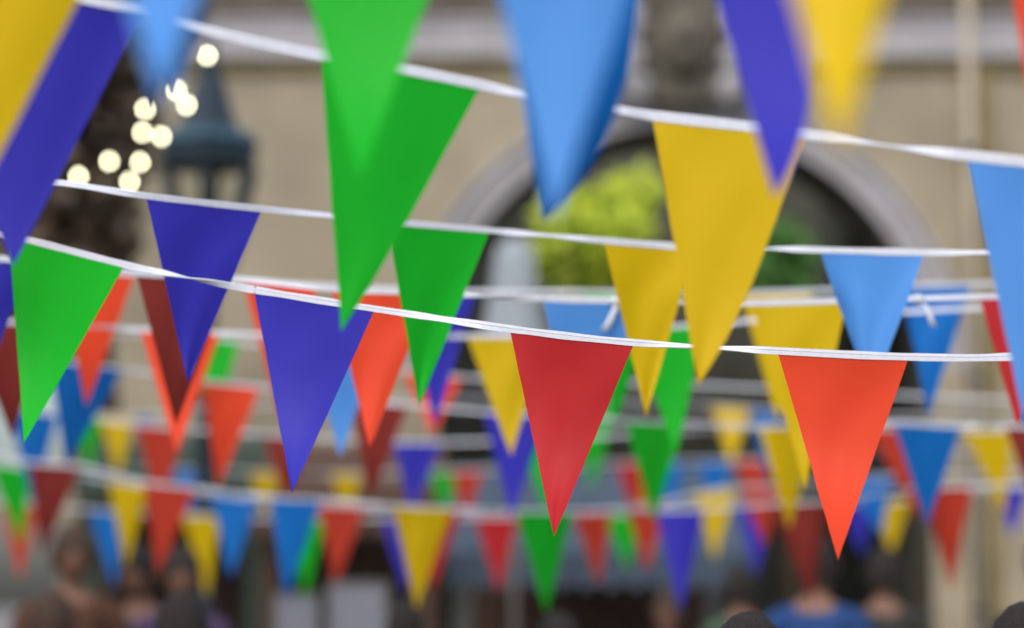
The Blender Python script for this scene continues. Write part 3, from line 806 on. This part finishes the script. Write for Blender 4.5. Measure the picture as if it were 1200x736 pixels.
bunting([(-300,505,9.2),(-20,531,9.3),(33,543,9.4),(93,548,9.4),(168,566,9.4),(228,573,9.4),(316,584,9.4),(375,587,9.2),(460,594,8.6),(528,597,8.6),(605,600,8.8),(670,600,9),(766,599,9.5),(825,598,9.4),(905,592,8.9),(970,588,8.9),(1080,573,9.6),(1138,571,9.7),(1500,560,9.8)], [
 (33,94,49,652,'shaded_red','blurred shaded crimson pennant in the lower left corner area', dict(curl=-.09, dd=.08)),
 (168,229,185,674,'shaded_orange','blurred orange red pennant in the lowest row, between two yellow ones', dict(curl=-.01)),
 (316,376,335,702,'sheenless','blurred blue pennant in the lowest row under the sharp purple tip', dict(curl=-.02)),
 (460,529,488,714,'yellow','blurred yellow pennant in the lowest row left of centre', dict(curl=-.02)),
 (605,671,640,719,'green','blurred green pennant in the lowest row under the sharp crimson tip', dict(curl=.01)),
 (768,826,797,717,'purple','blurred purple pennant in the lowest row right of centre', {}),
 (904,971,951,709,'shaded_red','blurred shaded crimson pennant in the lowest row beside the sharp orange red tip', dict(curl=-.06, dd=.05)),
 (1080,1139,1115,692,'shaded_orange','blurred orange red pennant hanging lowest at the right, before the cream pier', dict(curl=-.02)),
], 'pennants on the lowest string', 'blurred white tape of the lowest row, over yellow and green pennants', .0108)

bunting([(-300,520,11.2),(0,545,11.2),(150,567,11.2),(275,583,11.2),(400,593,11.2),(515,598,11.3),(690,601,11.8),(770,592,12),(838,576,12),(930,570,12),(1020,560,12),(1200,555,12),(1500,550,12)], [
 (-14,37,25,638,'green','out-of-focus green pennant at the left border over an orange tip', {}),
 (127,173,147,666,'yellow','out-of-focus yellow pennant left of the lowest orange red one', {}),
 (246,303,270,676,'sheenless','out-of-focus blue pennant right of the yellow one, in the lower left', {}),
 (372,428,393,686,'shaded_orange','out-of-focus orange red pennant between the lowest blue and yellow ones', {}),
 (490,540,507,692,'red','out-of-focus crimson pennant showing right of the lowest yellow one', {}),
 (735,783,757,670,'shaded_orange','out-of-focus red pennant right of the far green one, touching the lowest purple one', {}),
 (671,717,702,686,'shaded_orange','out-of-focus orange red pennant right of the lowest green one', {}),
 (814,861,838,658,'yellow','out-of-focus yellow pennant right of the lowest purple one', {}),
 (866,913,897,642,'shaded_orange','out-of-focus orange red pennant left of the lowest shaded crimson one', {}),
 (992,1046,1032,630,'sheenless','out-of-focus blue pennant right of the sharp orange red tip', {}),
], 'pennants far back on the ninth string', 'faint out-of-focus white tape just behind the lowest row', .0108)

bunting([(-300,575,12.6),(0,590,12.6),(120,599,12.6),(238,605,12.6),(360,609,12.6),(465,607,12.6),(580,606,12.6),(730,603,12.8),(890,592,13),(1045,588,13),(1170,572,13),(1500,560,13)], [
 (0,46,23,680,'shaded_orange','out-of-focus orange tip below the green pennant at the left border', {}),
 (104,146,134,690,'sheenless','out-of-focus narrow blue pennant at the lower left, beside a yellow one', {}),
 (214,258,243,702,'yellow','out-of-focus yellow pennant right of the lowest orange red one', {}),
 (337,380,358,702,'green','out-of-focus green pennant behind the lowest blue one', {}),
 (447,490,476,696,'purple','out-of-focus purple pennant showing left of the lowest yellow one', {}),
 (556,607,585,694,'red','out-of-focus crimson pennant left of the lowest green one', {}),
 (708,752,735,670,'green','out-of-focus green pennant left of the lowest purple one', {}),
 (862,905,886,676,'purple','out-of-focus purple pennant below an orange one, left of the lowest shaded crimson', {}),
 (984,1024,1010,652,'purple','out-of-focus purple pennant just right of the sharp orange red tip', {}),
 (1025,1066,1044,652,'yellow','out-of-focus small yellow pennant left of the cream pier', {}),
 (1165,1206,1187,630,'purple','out-of-focus purple pennant at the right border', {}),
], 'pennants far back on the tenth string', 'faint out-of-focus white tape with the small yellow pennant near the pier', .0108)

bunting([(-300,535,15),(0,545,15),(250,552,15),(400,556,15),(560,551,15),(700,544,15),(860,540,15),(1000,535,15),(1300,525,15)], [
 (203,244,226,606,'sheenless','far tiny blue pennant between the two lower left red ones', {}),
 (765,803,786,604,'sheenless','far tiny blue pennant right of the blurred green one', {}),
 (292,330,312,604,'yellow','far tiny yellow pennant left of the sharp purple tip', {}),
 (388,424,407,608,'yellow','far tiny yellow pennant behind the lower orange red one, left of centre', {}),
 (504,540,520,604,'green','far tiny green pennant right of the blurred purple one', {}),
 (528,566,546,612,'shaded_orange','far tiny red pennant left of the blurred purple one behind the yellow tip', {}),
 (722,760,746,612,'red','far tiny crimson pennant left of the blurred green one', {}),
 (736,775,757,604,'yellow','far yellow sliver along the left edge of the blurred green pennant', {}),
 (816,858,838,604,'sheenless','far tiny blue pennant behind the out-of-focus yellow one', {}),
 (858,900,893,606,'shaded_orange','far tiny orange red pennant left of the blurred yellow one', {}),
 (1150,1188,1172,606,'yellow','far tiny yellow pennant at the right beneath the blown yellow one', {}),
], 'tiny pennants on the far string', 'farthest out-of-focus white tape crossing behind the lower pennants', .0108)

bunting([(-300,448,13.4),(0,455,13.5),(130,488,13.5),(300,475,13.5),(520,468,13.5),(700,472,13.4),(857,478,13),(1000,490,13),(1130,488,13),(1400,480,13)], [
 (116,160,138,560,'yellow','far pale yellow pennant left of the blurred red one below the lamp', {}),
 (88,118,104,560,'green','far green sliver of a pennant right of the saturated blue one', {}),
 (146,180,163,515,'sheenless','far tiny blue pennant highest in the far left clutter, below the lamp', {}),
 (672,722,694,574,'green','far pale green pennant along the right edge of the sharp crimson one', {}),
 (834,879,857,546,'yellow','far small yellow pennant under the arch, between green and yellow ones', {}),
 (878,918,900,560,'sheenless','far blue pennant behind the blurred yellow one left of the orange red', {}),
], 'small pennants on the upper far string', 'out-of-focus white tape over the far small yellow pennant under the arch', .0108)
